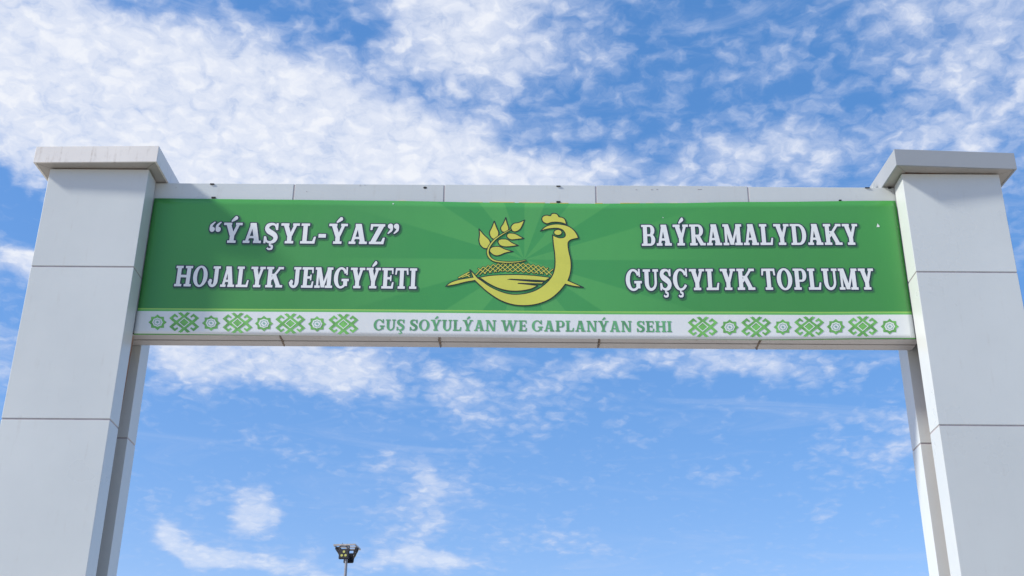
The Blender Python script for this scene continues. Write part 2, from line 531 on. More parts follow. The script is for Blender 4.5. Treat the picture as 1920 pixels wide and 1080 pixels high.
# small upright flashing left standing on the beam by the far cap
p = at(1637, 351, BY0 + 0.12)
box('flashing', M['panel'], beam, p.x - 0.012, p.x + 0.012, BY0 + 0.10, BY0 + 0.104, ZC - 0.02, ZC + 0.10, 0.001)
box('flashing', M['panel'], beam, p.x + 0.0125, p.x + 0.0145, BY0 + 0.10, BY0 + 0.19, ZC - 0.02, ZC + 0.10)

# ------------------------------------------------------------------ banner
SY = 0.262


def bulge(X, Z):
    return 0.004 * math.sin(X * 1.9 + 0.6) * math.sin((Z - 6.0) * 1.7) + 0.003 * math.sin(X * 0.9 + Z * 1.1)


banner = empty('banner', (0, SY, BZ0))
tag(banner, 'long green printed banner with white lettering and a yellow bird emblem between the pillars', 'banner')


def bl(v):
    """world -> banner-local"""
    return (v[0], v[1] - SY, v[2] - BZ0)


def lerp_tab(tab, x):
    if x <= tab[0][0]:
        return tab[0][1]
    for (a, b), (c, d) in zip(tab, tab[1:]):
        if x <= c:
            f = (x - a) / (c - a)
            f = f * f * (3 - 2 * f)
            return b + (d - b) * f
    return tab[-1][1]


TOP = [(at(u, v, SY).x, at(u, v, SY).z) for u, v in ((288, 372), (500, 374), (730, 376.5), (920, 379.5), (1100, 381.5), (1260, 381), (1400, 379), (1684, 376.5))]
BOT = [(at(u, v, SY).x, at(u, v, SY).z) for u, v in ((248, 627.5), (460, 628.5), (830, 632), (1120, 635.2), (1420, 637.2), (1719, 635.8))]
SPLIT = [(at(u, v, SY).x, at(u, v, SY).z) for u, v in ((258, 578), (680, 580.5), (1120, 583.5), (1500, 585), (1710, 584.5))]
nx, nz = 150, 24
bm = bmesh.new()
uvl = None
xs0, xs1 = -H_IN + 0.008, H_IN - 0.006
grid = []
rows_v = [i / 6 * 0.215 for i in range(6)] + [0.215 + (1 - 0.215) * i / (nz - 6) for i in range(nz - 5)]
for j, fv in enumerate(rows_v):
    row = []
    for i in range(nx + 1):
        X = xs0 + (xs1 - xs0) * i / nx
        z0, z1, zs = lerp_tab(BOT, X), lerp_tab(TOP, X), lerp_tab(SPLIT, X)
        if fv <= 0.215:
            Z = z0 + (zs - z0) * fv / 0.215
        else:
            Z = zs + (z1 - zs) * (fv - 0.215) / (1 - 0.215)
        row.append(bm.verts.new(bl((X, SY + bulge(X, Z), Z))))
    grid.append(row)
uvl = bm.loops.layers.uv.new('banner_uv')
for j in range(len(grid) - 1):
    for i in range(nx):
        f = bm.faces.new((grid[j][i], grid[j][i + 1], grid[j + 1][i + 1], grid[j + 1][i]))
        f.smooth = True
        for lp, (ii, jj) in zip(f.loops, ((i, j), (i + 1, j), (i + 1, j + 1), (i, j + 1))):
            lp[uvl].uv = (ii / nx, rows_v[jj])
sm = bpy.data.materials.new('printed_vinyl')
sm.use_nodes = True
q = G(sm.node_tree)
b = sm.node_tree.nodes['Principled BSDF']
uvn = q.node('ShaderNodeUVMap', uv_map='banner_uv')
uu, ww, _ = q.sep(uvn.outputs[0])
pos = q.node('ShaderNodeNewGeometry').outputs['Position']
px_, py_, pz_ = q.sep(pos)
c0 = at(983, 486, SY)
rx = q.m('SUBTRACT', px_, c0.x)
rz = q.m('SUBTRACT', pz_, c0.z)
an = q.m('ARCTAN2', rz, rx)
rr = q.m('SQRT', q.m('ADD', q.m('MULTIPLY', rx, rx), q.m('MULTIPLY', rz, rz)))
sw = q.m('SINE', q.m('MULTIPLY', an, 10.0))
raym = q.m('MULTIPLY', q.smooth(sw, -0.12, 0.12), q.smooth(rr, 0.35, 2.4, 1.0, 0.0))
base = q.mix(q.smooth(ww, 0.2, 1.0), (0.058, 0.272, 0.056), (0.066, 0.310, 0.066))
base = q.mix(q.smooth(rr, 0.2, 2.6, 1.0, 0.0), base, (0.060, 0.322, 0.080))
base = q.mix(q.m('MULTIPLY', raym, 0.62), base, (0.110, 0.410, 0.098))
base = q.mix(q.m('MULTIPLY', q.smooth(uu, 0.0, 0.045, 1.0, 0.0), 0.3), base, (0.020, 0.150, 0.045))     # darker green towards this end
n_ = q.noise(pos, 1.3, 4, 0.55).outputs['Fac']
base = q.mix(q.m('MULTIPLY', q.smooth(n_, 0.35, 0.75), 0.22), base, (0.055, 0.270, 0.085))
wband = q.mix(q.smooth(q.noise(pos, 2.0, 5, 0.6).outputs['Fac'], 0.3, 0.7), (0.70, 0.73, 0.71), (0.74, 0.77, 0.75))
lime = q.mix(q.smooth(ww, 0.200, 0.214), (0.13, 0.45, 0.10), (0.33, 0.58, 0.11))
c = q.mix(q.m('LESS_THAN', ww, 0.2155), base, lime)
c = q.mix(q.m('LESS_THAN', ww, 0.192), c, wband)
edge_end = q.m('MAXIMUM', q.smooth(uu, 0.0, 0.20, 1.0, 0.0), q.smooth(uu, 0.62, 1.0, 0.0, 1.0))
c = q.mix(q.m('LESS_THAN', ww, q.m('MULTIPLY', edge_end, 0.009)), c, (0.10, 0.38, 0.08))
q.put(b.inputs['Base Color'], c)
q.put(b.inputs['Roughness'], q.smooth(n_, 0.3, 0.7, 0.28, 0.40))
bmp = q.node('ShaderNodeBump')
bmp.inputs['Strength'].default_value = 0.12
bmp.inputs['Distance'].default_value = 0.03
q.put(bmp.inputs['Height'], q.noise(q.v('MULTIPLY', pos, (1.6, 1.0, 0.7)), 2.4, 3, 0.5).outputs['Fac'])
q.put(b.inputs['Normal'], bmp.outputs[0])
b.inputs['Specular IOR Level'].default_value = 0.5
sheet = bm_obj('printed_sheet', bm, sm, banner)
sol = sheet.modifiers.new('thickness', 'SOLIDIFY')
sol.thickness, sol.offset = 0.002, -1.0


# --- flat print laid on the sheet
def ccw(poly):
    a = sum(p[0] * r[1] - r[0] * p[1] for p, r in zip(poly, poly[1:] + poly[:1]))
    return poly if a > 0 else poly[::-1]


def clean(poly, eps=1e-5):
    out = []
    for p in poly:
        if not out or math.hypot(p[0] - out[-1][0], p[1] - out[-1][1]) > eps:
            out.append(p)
    while len(out) > 1 and math.hypot(out[0][0] - out[-1][0], out[0][1] - out[-1][1]) <= eps:
        out.pop()
    return out


def offset(poly, d):
    """polygon grown by d (rounded at sharp outer corners)"""
    poly = ccw(clean(poly))
    n = len(poly)
    out = []
    for i in range(n):
        p0, p1, p2 = poly[i - 1], poly[i], poly[(i + 1) % n]
        a = Vector((p1[0] - p0[0], p1[1] - p0[1]))
        c_ = Vector((p2[0] - p1[0], p2[1] - p1[1]))
        a.normalize()
        c_.normalize()
        n1, n2 = Vector((a.y, -a.x)), Vector((c_.y, -c_.x))
        cr = a.x * c_.y - a.y * c_.x
        dt = max(-1, min(1, a.dot(c_)))
        if cr > 0 and dt < 0.5:
            th = math.acos(dt)
            k = max(2, int(th / 0.5))
            a1 = math.atan2(n1.y, n1.x)
            for s in range(k + 1):
                w = a1 + th * s / k
                out.append((p1[0] + d * math.cos(w), p1[1] + d * math.sin(w)))
        else:
            mv = n1 + n2
            L = mv.length
            if L < 0.35:
                out.append((p1[0] + n1.x * d, p1[1] + n1.y * d))
            else:
                mv = mv / L
                out.append((p1[0] + mv.x * d / max(0.35, mv.dot(n1)), p1[1] + mv.y * d / max(0.35, mv.dot(n1))))
    return out


def union(polys):
    V, Fc = [], []
    for p in polys:
        p = ccw(clean(p))
        if len(p) < 3:
            continue
        Fc.append(list(range(len(V), len(V) + len(p))))
        V += [Vector(x) for x in p]
    r = delaunay_2d_cdt(V, [], Fc, 0, 1e-6, False)
    loops = []
    for f in Fc:
        p = [V[i] for i in f]
        loops.append((min(q.x for q in p), max(q.x for q in p), min(q.y for q in p), max(q.y for q in p), p))

    def inside(x, y):
        for (xa, xb, ya, yb, p) in loops:
            if xa < x < xb and ya < y < yb:
                wn = 0
                for i in range(len(p)):
                    a, b = p[i - 1], p[i]
                    if (a.y <= y) != (b.y <= y):
                        if a.x + (y - a.y) / (b.y - a.y) * (b.x - a.x) > x:
                            wn += 1 if b.y > a.y else -1
                if wn > 0:
                    return True
        return False

    T_ = []
    for f in r[2]:
        c_ = sum((r[0][i] for i in f), Vector((0, 0))) / len(f)
        if inside(c_.x, c_.y):
            T_.append(f)
    return r[0], T_


def flat(groups, name, m, layer, parent, dx=0.0, dz=0.0):
    """groups: list of lists of polygons in world (X, Z); each list is merged to one patch of ink"""
    V, Fc = [], []
    for polys in groups:
        v, f = union(polys)
        o = len(V)
        for p in v:
            X, Z = p[0] + dx, p[1] + dz
            V.append(bl((X, SY + bulge(X, Z) - 0.0016 * layer - 0.0006, Z)))
        for t in f:
            Fc.append([i + o for i in t])
    me = bpy.data.meshes.new(name)
    me.from_pydata(V, [], Fc)
    bm2 = bmesh.new()
    bm2.from_mesh(me)
    for fc in bm2.faces:
        fc.normal_update()
        if fc.normal.y > 0:
            fc.normal_flip()
    bm2.to_mesh(me)
    bm2.free()
    return link(name, me, parent, m)


def catmull(pts, closed, seg=6):
    """smooth curve through points; a point with a third entry 'c' stays a corner"""
    n = len(pts)
    out = []
    rng = range(n if closed else n - 1)
    for i in rng:
        p1, p2 = pts[i], pts[(i + 1) % n]
        p0 = pts[i - 1] if (closed or i > 0) else p1
        p3 = pts[(i + 2) % n] if (closed or i + 2 < n) else p2
        if len(p1) > 2:
            p0 = p1
        if len(p2) > 2:
            p3 = p2
        for s in range(seg):
            t = s / seg
            out.append(tuple(0.5 * ((2 * p1[k]) + (-p0[k] + p2[k]) * t + (2 * p0[k] - 5 * p1[k] + 4 * p2[k] - p3[k]) * t * t
                                    + (-p0[k] + 3 * p1[k] - 3 * p2[k] + p3[k]) * t ** 3) for k in (0, 1)))
    if not closed:
        out.append(tuple(pts[-1][:2]))
    return out


def stroke(pts, w):
    """polygon round a polyline; w = one width or a list of widths spread along it"""
    pts = clean([tuple(p[:2]) for p in pts])
    n = len(pts)
    L, Rr = [], []
    for i, p in enumerate(pts):
        a = pts[max(0, i - 1)]
        c_ = pts[min(n - 1, i + 1)]
        d1 = Vector((p[0] - a[0], p[1] - a[1]))
        d2 = Vector((c_[0] - p[0], c_[1] - p[1]))
        if d1.length < 1e-9:
            d1 = d2
        if d2.length < 1e-9:
            d2 = d1
        d1.normalize()
        d2.normalize()
        mv = d1 + d2
        if mv.length < 1e-6:
            mv = d1
        mv.normalize()
        nn = Vector((-mv.y, mv.x))
        k = max(0.45, nn.dot(Vector((-d1.y, d1.x))))
        if isinstance(w, (list, tuple)):
            f = i / (n - 1) * (len(w) - 1)
            j = min(len(w) - 2, int(f))
            ww_ = w[j] + (w[j + 1] - w[j]) * (f - j)
        else:
            ww_ = w
        L.append((p[0] + nn.x * ww_ / 2 / k, p[1] + nn.y * ww_ / 2 / k))
        Rr.append((p[0] - nn.x * ww_ / 2 / k, p[1] - nn.y * ww_ / 2 / k))
    return L + Rr[::-1]


# --- a slab-serif alphabet drawn from polygons (cap height 1)
def rect(x0, x1, y0, y1):
    return [(x0, y0), (x1, y0), (x1, y1), (x0, y1)]


def arc(cx, cy, rx, ry, a0, a1, n=18):
    return [(cx + rx * math.cos(R(a0 + (a1 - a0) * i / n)), cy + ry * math.sin(R(a0 + (a1 - a0) * i / n))) for i in range(n + 1)]


def crescent(cx, cy, rx, ry, tx, ty, a0, a1, n=18):
    """part of a ring whose stroke is tx thick at the sides and ty at top and bottom"""
    return arc(cx, cy, rx, ry, a0, a1, n) + arc(cx, cy, rx - tx, ry - ty, a1, a0, n)


def bar(x0, y0, x1, y1, w):
    """slanted stroke with level ends, w = its level width"""
    return [(x0 - w / 2, y0), (x0 + w / 2, y0), (x1 + w / 2, y1), (x1 - w / 2, y1)]


def glyph(ch, T, t, s, pj):
    """T thick stem, t thin stem, s slab height, pj slab projection -> (polygons, width)"""
    P_ = []

    def slab(xc, w, top):
        P_.append(rect(xc - w / 2, xc + w / 2, 1 - s if top else 0, 1 if top else s))

    base_ = {'Ý': 'Y', 'Ş': 'S', 'Ç': 'C'}.get(ch, ch)
    if base_ == ' ':
        return [], 0.36
    if base_ == 'I':
        w = T + 2 * pj
        P_.append(rect(pj, pj + T, 0, 1)); slab(w / 2, w, 1); slab(w / 2, w, 0)
    elif base_ == 'H':
        w = 2 * T + 4 * pj + 0.16
        for x in (pj, w - pj - T):
            P_.append(rect(x, x + T, 0, 1))
            slab(x + T / 2, T + 2 * pj, 1); slab(x + T / 2, T + 2 * pj, 0)
        P_.append(rect(pj, w - pj, 0.5 - s * 0.55, 0.5 + s * 0.55))
    elif base_ == 'L':
        w = T + 2 * pj + 0.36
        P_ += [rect(pj, pj + T, 0, 1), rect(0, w - 0.1, 0, s), [(w - 0.22, 0), (w - 0.06, 0), (w, 0.34), (w - 0.10, 0.34)]]
        slab(pj + T / 2, T + 2 * pj, 1)
    elif base_ == 'E':
        w = T + pj + 0.44
        P_ += [rect(pj, pj + T, 0, 1), rect(0, w - 0.08, 0, s), rect(0, w - 0.08, 1 - s, 1),
               [(w - 0.20, 0), (w - 0.04, 0), (w, 0.31), (w - 0.10, 0.31)], [(w - 0.17, 1), (w - 0.05, 1), (w - 0.04, 0.71), (w - 0.13, 0.71)],
               rect(pj, w - 0.2, 0.5 - s * 0.5, 0.5 + s * 0.5), rect(w - 0.25, w - 0.16, 0.36, 0.64)]
    elif base_ == 'T':
        w = T + 2 * pj + 0.42
        P_ += [rect(w / 2 - T / 2, w / 2 + T / 2, 0, 1), rect(0.03, w - 0.03, 1 - s, 1),
               [(0, 0.68), (0.10, 0.68), (0.16, 1), (0.03, 1)], [(w - 0.10, 0.68), (w, 0.68), (w - 0.03, 1), (w - 0.16, 1)]]
        slab(w / 2, T + 2 * pj, 0)
    elif base_ == 'A':
        w = 0.86 + T * 0.5
        xa = w * 0.5
        P_ += [bar(pj + t * 0.55, 0, xa - T * 0.22, 1, t * 1.15), bar(w - pj - T * 0.58, 0, xa + T * 0.05, 1, T * 1.12),
               rect(w * 0.26, w * 0.74, 0.24, 0.24 + s * 0.95), rect(xa - T * 0.75, xa + T * 0.4, 1 - s, 1)]
        slab(pj + t * 0.6, t + 2 * pj, 0); slab(w - pj - T * 0.55, T + 1.7 * pj, 0)
    elif base_ in 'Y':
        w = 0.86 + T * 0.5
        xa = w * 0.5
        P_ += [rect(xa - T / 2, xa + T / 2, 0, 0.48), bar(pj + T * 0.55, 1, xa - T * 0.02, 0.36, T * 1.08),
               bar(w - pj - t * 0.6, 1, xa + T * 0.22, 0.38, t * 1.2)]
        slab(xa, T + 2 * pj, 0); slab(pj + T * 0.5, T + 1.8 * pj, 1); slab(w - pj - t * 0.55, t + 2 * pj, 1)
    elif base_ == 'W':
        w = 1.30 + T
        x = [pj + T * 0.5, w * 0.31, w * 0.52, w * 0.71, w - pj - t * 0.5]
        P_ += [bar(x[0], 1, x[1], 0, T), bar(x[1], 0, x[2], 1, t), bar(x[2], 1, x[3], 0, T), bar(x[3], 0, x[4], 1, t)]
        slab(x[0], T + 2 * pj, 1); slab(x[4], t + 2 * pj, 1); slab(x[2], T + 1.4 * pj, 1)
    elif base_ == 'M':
        w = 0.98 + T * 0.85
        P_ += [rect(pj, pj + t, 0, 1), rect(w - pj - T, w - pj, 0, 1), bar(pj + T * 0.5, 1, w * 0.47, 0.02, T),
               bar(w - pj - T * 0.6, 1, w * 0.47, 0.02, t)]
        slab(pj + t / 2, t + 2 * pj, 0); slab(w - pj - T / 2, T + 2 * pj, 0)
        P_ += [rect(0, pj + T * 0.8, 1 - s, 1), rect(w - pj - T - 0.02, w, 1 - s, 1)]
    elif base_ == 'N':
        w = 0.80 + T * 0.7
        P_ += [rect(pj, pj + t, 0, 1), rect(w - pj - t, w - pj, 0, 1), bar(pj + T * 0.5, 1, w - pj - T * 0.5, 0, T)]
        slab(pj + t / 2, t + 2 * pj, 0); slab(w - pj - t / 2, t + 2 * pj, 1)
        P_.append(rect(0, pj + T * 0.7, 1 - s, 1))
    elif base_ == 'K':
        w = T * 2 + 3 * pj + 0.30
        P_ += [rect(pj, pj + T, 0, 1), bar(w - pj - t * 0.7, 1, pj + T * 0.8, 0.36, t * 1.25), bar(w - pj - T * 0.55, 0, pj + T + 0.12, 0.66, T * 1.1)]
        slab(pj + T / 2, T + 2 * pj, 1); slab(pj + T / 2, T + 2 * pj, 0)
        slab(w - pj - t * 0.55, t + 2 * pj, 1); slab(w - pj - T * 0.5, T + 1.8 * pj, 0)
    elif base_ == 'Z':
        w = 0.80
        P_ += [rect(0.04, w - 0.02, 1 - s, 1), rect(0, w - 0.08, 0, s), bar(T * 0.62, 0, w - T * 0.66, 1, T * 1.2),
               [(0.03, 0.70), (0.13, 0.70), (0.19, 1), (0.05, 1)], [(w - 0.24, 0), (w - 0.06, 0), (w, 0.32), (w - 0.10, 0.32)]]
    elif base_ == 'J':
        w = T + 2 * pj + 0.26
        xs_ = w - pj - T
        P_ += [rect(xs_, xs_ + T, 0.3, 1)]
        P_.append(crescent(xs_ + T - 0.33, 0.30, 0.33, 0.32, T, s * 1.1, -95, 0, 12))
        P_.append(crescent(xs_ + T - 0.33, 0.30, 0.33, 0.32, T * 0.8, s * 1.1, -175, -85, 12))
        P_.append(arc(0.14, 0.27, 0.115, 0.115, 0, 360, 14)[:-1])
        slab(xs_ + T / 2, T + 2 * pj, 1)
    elif base_ == 'O':
        w = 0.98
        P_ += [crescent(w / 2, 0.5, w / 2, 0.52, T * 1.03, s * 0.85, -92, 92), crescent(w / 2, 0.5, w / 2, 0.52, T * 1.03, s * 0.85, 88, 272)]
    elif base_ in 'CG':
        w = 0.96 if base_ == 'C' else 1.02
        cx = 0.48
        P_ += [crescent(cx, 0.5, cx, 0.52, T * 1.03, s * 0.9, 88, 272), crescent(cx, 0.5, cx - 0.03, 0.52, T * 0.7, s * 0.95, 28, 92, 10),
               crescent(cx, 0.5, cx - 0.01, 0.52, T * 0.62, s * 0.95, 268, 328, 10), [(0.80, 1.02), (0.91, 1.02), (0.92, 0.64), (0.83, 0.64)]]
        if base_ == 'G':
            P_ += [rect(w - 0.10 - T, w - 0.10, 0.10, 0.45), rect(w - 0.16 - T - pj * 0.6, w, 0.45 - s, 0.45)]
    elif base_ == 'S':
        w = 0.76
        pts = catmull([(0.66, 0.70), (0.56, 0.90), (0.38, 0.955), (0.19, 0.88), (0.14, 0.73), (0.24, 0.60), (0.40, 0.51), (0.56, 0.40), (0.62, 0.26), (0.54, 0.11), (0.36, 0.045), (0.17, 0.11), (0.08, 0.30)], False, 5)
        P_ += [stroke(pts, [t * 0.9, s * 0.8, s, T * 0.85, T * 0.95, T * 1.1, T * 1.1, T * 1.05, T * 0.95, T * 0.8, s, s * 0.8, t * 0.9]),
               rect(0.60, 0.71, 0.66, 1.0), rect(0.02, 0.13, 0.0, 0.34)]
    elif base_ == 'U':
        w = T + t + 4 * pj + 0.16
        xl, xr = pj, w - pj - t
        P_ += [rect(xl, xl + T, 0.36, 1), rect(xr, xr + t, 0.36, 1)]
        cx = (xl + xr + t) / 2
        P_ += [crescent(cx, 0.38, cx - xl, 0.40, T, s * 1.15, 180, 272, 12), crescent(cx, 0.38, cx - xl, 0.40, t, s * 1.15, 268, 360, 12)]
        slab(xl + T / 2, T + 2 * pj, 1); slab(xr + t / 2, t + 2 * pj, 1)
    elif base_ in 'BPRD':
        w = {'B': 0.86, 'P': 0.84, 'R': 0.98, 'D': 0.98}[base_]
        x1 = pj + T
        P_ += [rect(pj, x1, 0, 1)]
        if base_ == 'D':
            P_ += [rect(0, x1 + 0.16, 0, s * 0.9), rect(0, x1 + 0.16, 1 - s * 0.9, 1), crescent(w - 0.46, 0.5, 0.46, 0.5, T, s * 0.9, -91, 91)]
        else:
            y0 = {'B': 0.50, 'P': 0.42, 'R': 0.46}[base_]
            wr = w if base_ != 'R' else w - 0.12
            if base_ == 'B':
                wr -= 0.03
            ry = (1 - y0) / 2 + s * 0.20
            P_ += [rect(0, wr - 0.30, 1 - s * 0.9, 1), rect(pj, wr - 0.30, 1 - 2 * ry, 1 - 2 * ry + s * 0.85), crescent(wr - 0.31, 1 - ry, 0.31, ry, T * 0.95, s * 0.88, -92, 92, 14)]
            if base_ == 'B':
                ry2 = 0.5 - (1 - 2 * ry) / 2 * 0 - 0.5 + (1 - 2 * ry + s * 0.85) / 2
                P_ += [rect(0, w - 0.30, 0, s * 0.9), crescent(w - 0.32, ry2, 0.32, ry2, T * 0.98, s * 0.88, -92, 92, 14)]
            else:
                slab(pj + T / 2, T + 2 * pj, 0)
            if base_ == 'R':
                P_ += [bar(w - pj * 0.6 - T * 0.5, 0, wr - 0.40, 0.50, T * 1.08)]
                P_.append(rect(w - T - pj * 0.8, w, 0, s))
    elif base_ == '-':
        w = 0.46
        P_.append(rect(0.04, 0.42, 0.30, 0.30 + s * 1.5))
    elif base_ in '“”':
        w = 0.66
        for k in (0, 1):
            ox = 0.17 + 0.31 * k
            if base_ == '“':
                P_ += [arc(ox, 0.66, 0.135, 0.13, 0, 360, 14)[:-1], stroke(catmull([(ox - 0.07, 0.68), (ox - 0.05, 0.86), (ox + 0.12, 1.03)], False, 5), [0.14, 0.13, 0.05])]
            else:
                P_ += [arc(ox, 0.90, 0.135, 0.13, 0, 360, 14)[:-1], stroke(catmull([(ox + 0.07, 0.88), (ox + 0.05, 0.70), (ox - 0.12, 0.53)], False, 5), [0.14, 0.13, 0.05])]
    else:
        raise ValueError(ch)
    if ch == 'Ý':
        xa = w / 2
        P_.append(stroke([(xa - 0.10, 1.06), (xa + 0.02, 1.16), (xa + 0.14, 1.26), (xa + 0.19, 1.29)], [0.07, 0.15, 0.19, 0.09]))
    if ch in 'ŞÇ':
        xa = w / 2 - 0.02
        P_.append(stroke(catmull([(xa + 0.02, 0.04), (xa, -0.09), (xa + 0.11, -0.14), (xa + 0.10, -0.26), (xa - 0.04, -0.29), (xa - 0.13, -0.23)], False, 4), [0.09, 0.09, 0.11, 0.11, 0.09, 0.08]))
    return P_, w


def line(txt, u0, v0, u1, v1, cap_px, T, t, s, pj, gap):
    """text between two baseline pixels -> per-letter polygon lists in world X, Z"""
    a, b_ = at(u0, v0, SY), at(u1, v1, SY)
    top = at(u0, v0 - cap_px, SY)
    h = top.z - a.z
    pen, items = 0.0, []
    for ch in txt:
        P_, w = glyph(ch, T, t, s, pj)
        items.append((pen, P_))
        pen += w + (gap if ch != ' ' else 0)
    pen -= gap
    ex = (b_ - a) / pen
    out = []
    for x, P_ in items:
        if P_:
            out.append([[(a.x + ex.x * (x + p[0]), a.z + ex.z * (x + p[0]) + h * p[1]) for p in poly] for poly in P_])
    return out


def outlined(name, glyphs):
    """white letters with a navy outline and a printed drop shadow"""
    root = empty(name, (0, 0, 0))
    root.parent = banner
    grow = lambda d: [[offset(p, d) for p in gl] for gl in glyphs]
    flat([sum(grow(0.021), [])], 'drop_shadow', M['shade2'], 1, root, 0.007, -0.009)
    flat([sum(grow(0.014), [])], 'drop_shadow', M['shade'], 2, root, 0.006, -0.008)
    flat([sum(grow(0.0108), [])], 'letter_outline', M['navy'], 3, root)
    for gl in glyphs:
        flat([gl], 'letter', M['white'], 4, root)
    return root


outlined('lettering', line('“ÝAŞYL-ÝAZ”', 388.8, 455.3, 748.3, 459, 37.6, 0.225, 0.135, 0.12, 0.105, 0.085))
outlined('lettering', line('HOJALYK JEMGYÝETI', 326.5, 537.3, 780.6, 542.5, 38.4, 0.265, 0.15, 0.115, 0.11, 0.085))
outlined('lettering', line('BAÝRAMALYDAKY', 1203.5, 461.3, 1611.5, 459.7, 39.2, 0.255, 0.145, 0.115, 0.105, 0.07))
outlined('lettering', line('GUŞÇYLYK TOPLUMY', 1174, 545.0, 1641.5, 543.6, 39.6, 0.255, 0.145, 0.115, 0.105, 0.085))
root = empty('lettering', (0, 0, 0))
root.parent = banner
for gl in line('GUŞ SOÝULÝAN WE GAPLANÝAN SEHI', 700, 619.7, 1260, 622.7, 20.6, 0.235, 0.135, 0.11, 0.095, 0.085):
    flat([gl], 'letter', M['text_green'], 1, root)

# --- bird emblem (traced in an enlarged crop of the photograph)
emblem = empty('bird_emblem', (0, 0, 0))
emblem.parent = banner


def cpx(p):
    w = at(820 + p[0] / 4.91, 370 + p[1] / 4.91, SY)
    return (w.x, w.z)


def cpoly(pts, seg=6):
    return [cpx(p) for p in catmull(pts, True, seg)]


C = 'c'
body = [(950, 312, C), (985, 277), (1030, 256), (1090, 246), (1150, 251), (1210, 268), (1260, 305), (1290, 350), (1297, 376, C),
        (1240, 388), (1212, 405), (1203, 432), (1212, 500), (1228, 570), (1232, 640), (1222, 710), (1203, 766, C), (1345, 829, C),
        (1255, 818), (1178, 800, C), (1130, 860), (1050, 930), (950, 975), (830, 997), (700, 990), (580, 950), (470, 880), (400, 820),
        (345, 768, C), (260, 783), (170, 806), (78, 823, C), (120, 788), (200, 760), (328, 738, C), (300, 668, C), (336, 704), (372, 745, C),
        (402, 765), (490, 825), (590, 870), (690, 893), (800, 887), (900, 858), (980, 808), (1040, 748), (1070, 690), (1083, 620), (1080, 520),
        (1068, 430), (1061, 345, C), (1085, 359), (1120, 372), (1160, 370), (1178, 352), (1172, 325), (1150, 299), (1110, 286), (1060, 286), (1000, 295)]
wing = [(372, 743, C), (480, 722), (600, 714), (750, 712), (900, 720), (1045, 738, C), (993, 770, C), (900, 764), (640, 754, C), (900, 777),
        (983, 776, C), (965, 797, C), (860, 795), (735, 792, C), (850, 804), (925, 813, C), (860, 845), (760, 863), (660, 862), (560, 838), (470, 795), (405, 752)]
comb = [(1010, 243), (975, 228), (962, 200), (975, 174), (1008, 165), (1040, 170), (1052, 153), (1078, 148), (1106, 158), (1122, 180), (1152, 186),
        (1176, 206), (1190, 252, C), (1150, 236), (1100, 229), (1050, 232)]
eye = arc(1110, 325, 38, 27, 0, 360, 20)[:-1]
leaves = [[(383, 290, C), (430, 345), (480, 395), (488, 440), (468, 468), (430, 470), (395, 440), (383, 395), (388, 340)],
          [(524, 218, C), (545, 275), (565, 325), (555, 365), (525, 385), (495, 370), (480, 325), (502, 275)],
          [(630, 185, C), (640, 230), (657, 280), (650, 308), (625, 321), (595, 314), (583, 280), (607, 240)],
          [(803, 208, C), (780, 265), (755, 300), (715, 317), (685, 305), (678, 270), (705, 240), (750, 231)],
          [(797, 378, C), (740, 385), (680, 390), (645, 370), (640, 345), (665, 329), (720, 336), (765, 360)],
          [(745, 442, C), (680, 452), (620, 455), (575, 440), (558, 405), (580, 386), (640, 386), (690, 418)],
          [(697, 498, C), (630, 511), (570, 535), (525, 535), (487, 507), (480, 480), (510, 456), (570, 453), (620, 475)]]
stem = stroke(catmull([(815, 580), (740, 594), (640, 599), (540, 589), (487, 560), (465, 510), (482, 450), (530, 390), (600, 340), (680, 295)], False, 6),
              [5, 9, 12, 14, 17, 18, 16, 13, 10, 5])
LW = 0.0056                                         # half of the printed black line
hat_top = [(190, 742), (330, 668), (500, 620), (640, 602), (800, 606), (940, 628), (1075, 662)]
hat_bot = [(200, 748), (350, 722), (480, 695), (600, 680), (800, 690), (940, 702), (1052, 716)]
hatch = []


def at_tab(tab, x):
    for (a, b_), (c_, d) in zip(tab, tab[1:]):
        if x <= c_:
            return b_ + (d - b_) * (x - a) / (c_ - a)
    return tab[-1][1]


for d in (-1, 1):
    x = 330
    while x < 1075:
        y0, y1 = at_tab(hat_top, x), at_tab(hat_bot, x)
        xb = x + d * (y1 - y0) * 1.15
        if 315 < xb < 1065 and x > 335:
            yb = at_tab(hat_bot, xb)
            hatch.append(stroke([(x, y0), (xb, yb)], 6.5))
        x += 46
hatch.append(stroke([(195, 743), (295, 690)], 9))
hatch.append(stroke([(225, 738), (300, 712)], 7))
hatch.append(stroke([(255, 705), (300, 735)], 7))
hatch = [[cpx(p) for p in h] for h in hatch]
flat([[offset(h, 0.0062) for h in hatch]], 'lattice_outline', M['black_line'], 1, emblem)
flat([hatch], 'lattice', M['logo'], 2, emblem)
for nm, poly in (('bird_body', cpoly(body)), ('bird_wing', cpoly(wing)), ('bird_comb', cpoly(comb)), ('bird_eye', [cpx(p) for p in eye])):
    ly = 3 if nm != 'bird_eye' else 5
    flat([[offset(poly, LW)]], nm + '_outline', M['black_line'], ly, emblem)
    flat([[offset(poly, -LW)]], nm, M['logo'], ly + 1, emblem)
for lf in leaves:
    poly = cpoly(lf, 5)
    flat([[offset(poly, LW)]], 'leaf_outline', M['black_line'], 1, emblem)
    flat([[offset(poly, -LW)]], 'leaf', M['logo'], 2, emblem)
sp = [cpx(p) for p in stem]
flat([[offset(sp, LW * 1.2)]], 'stem_outline', M['black_line'], 3, emblem)
flat([[offset(sp, -LW * 0.35)]], 'stem', M['logo'], 4, emblem)

# --- woven-carpet border: eight-pointed stars and hooked crosses
UO = 1 / 4.571                                       # crop units -> photo pixels


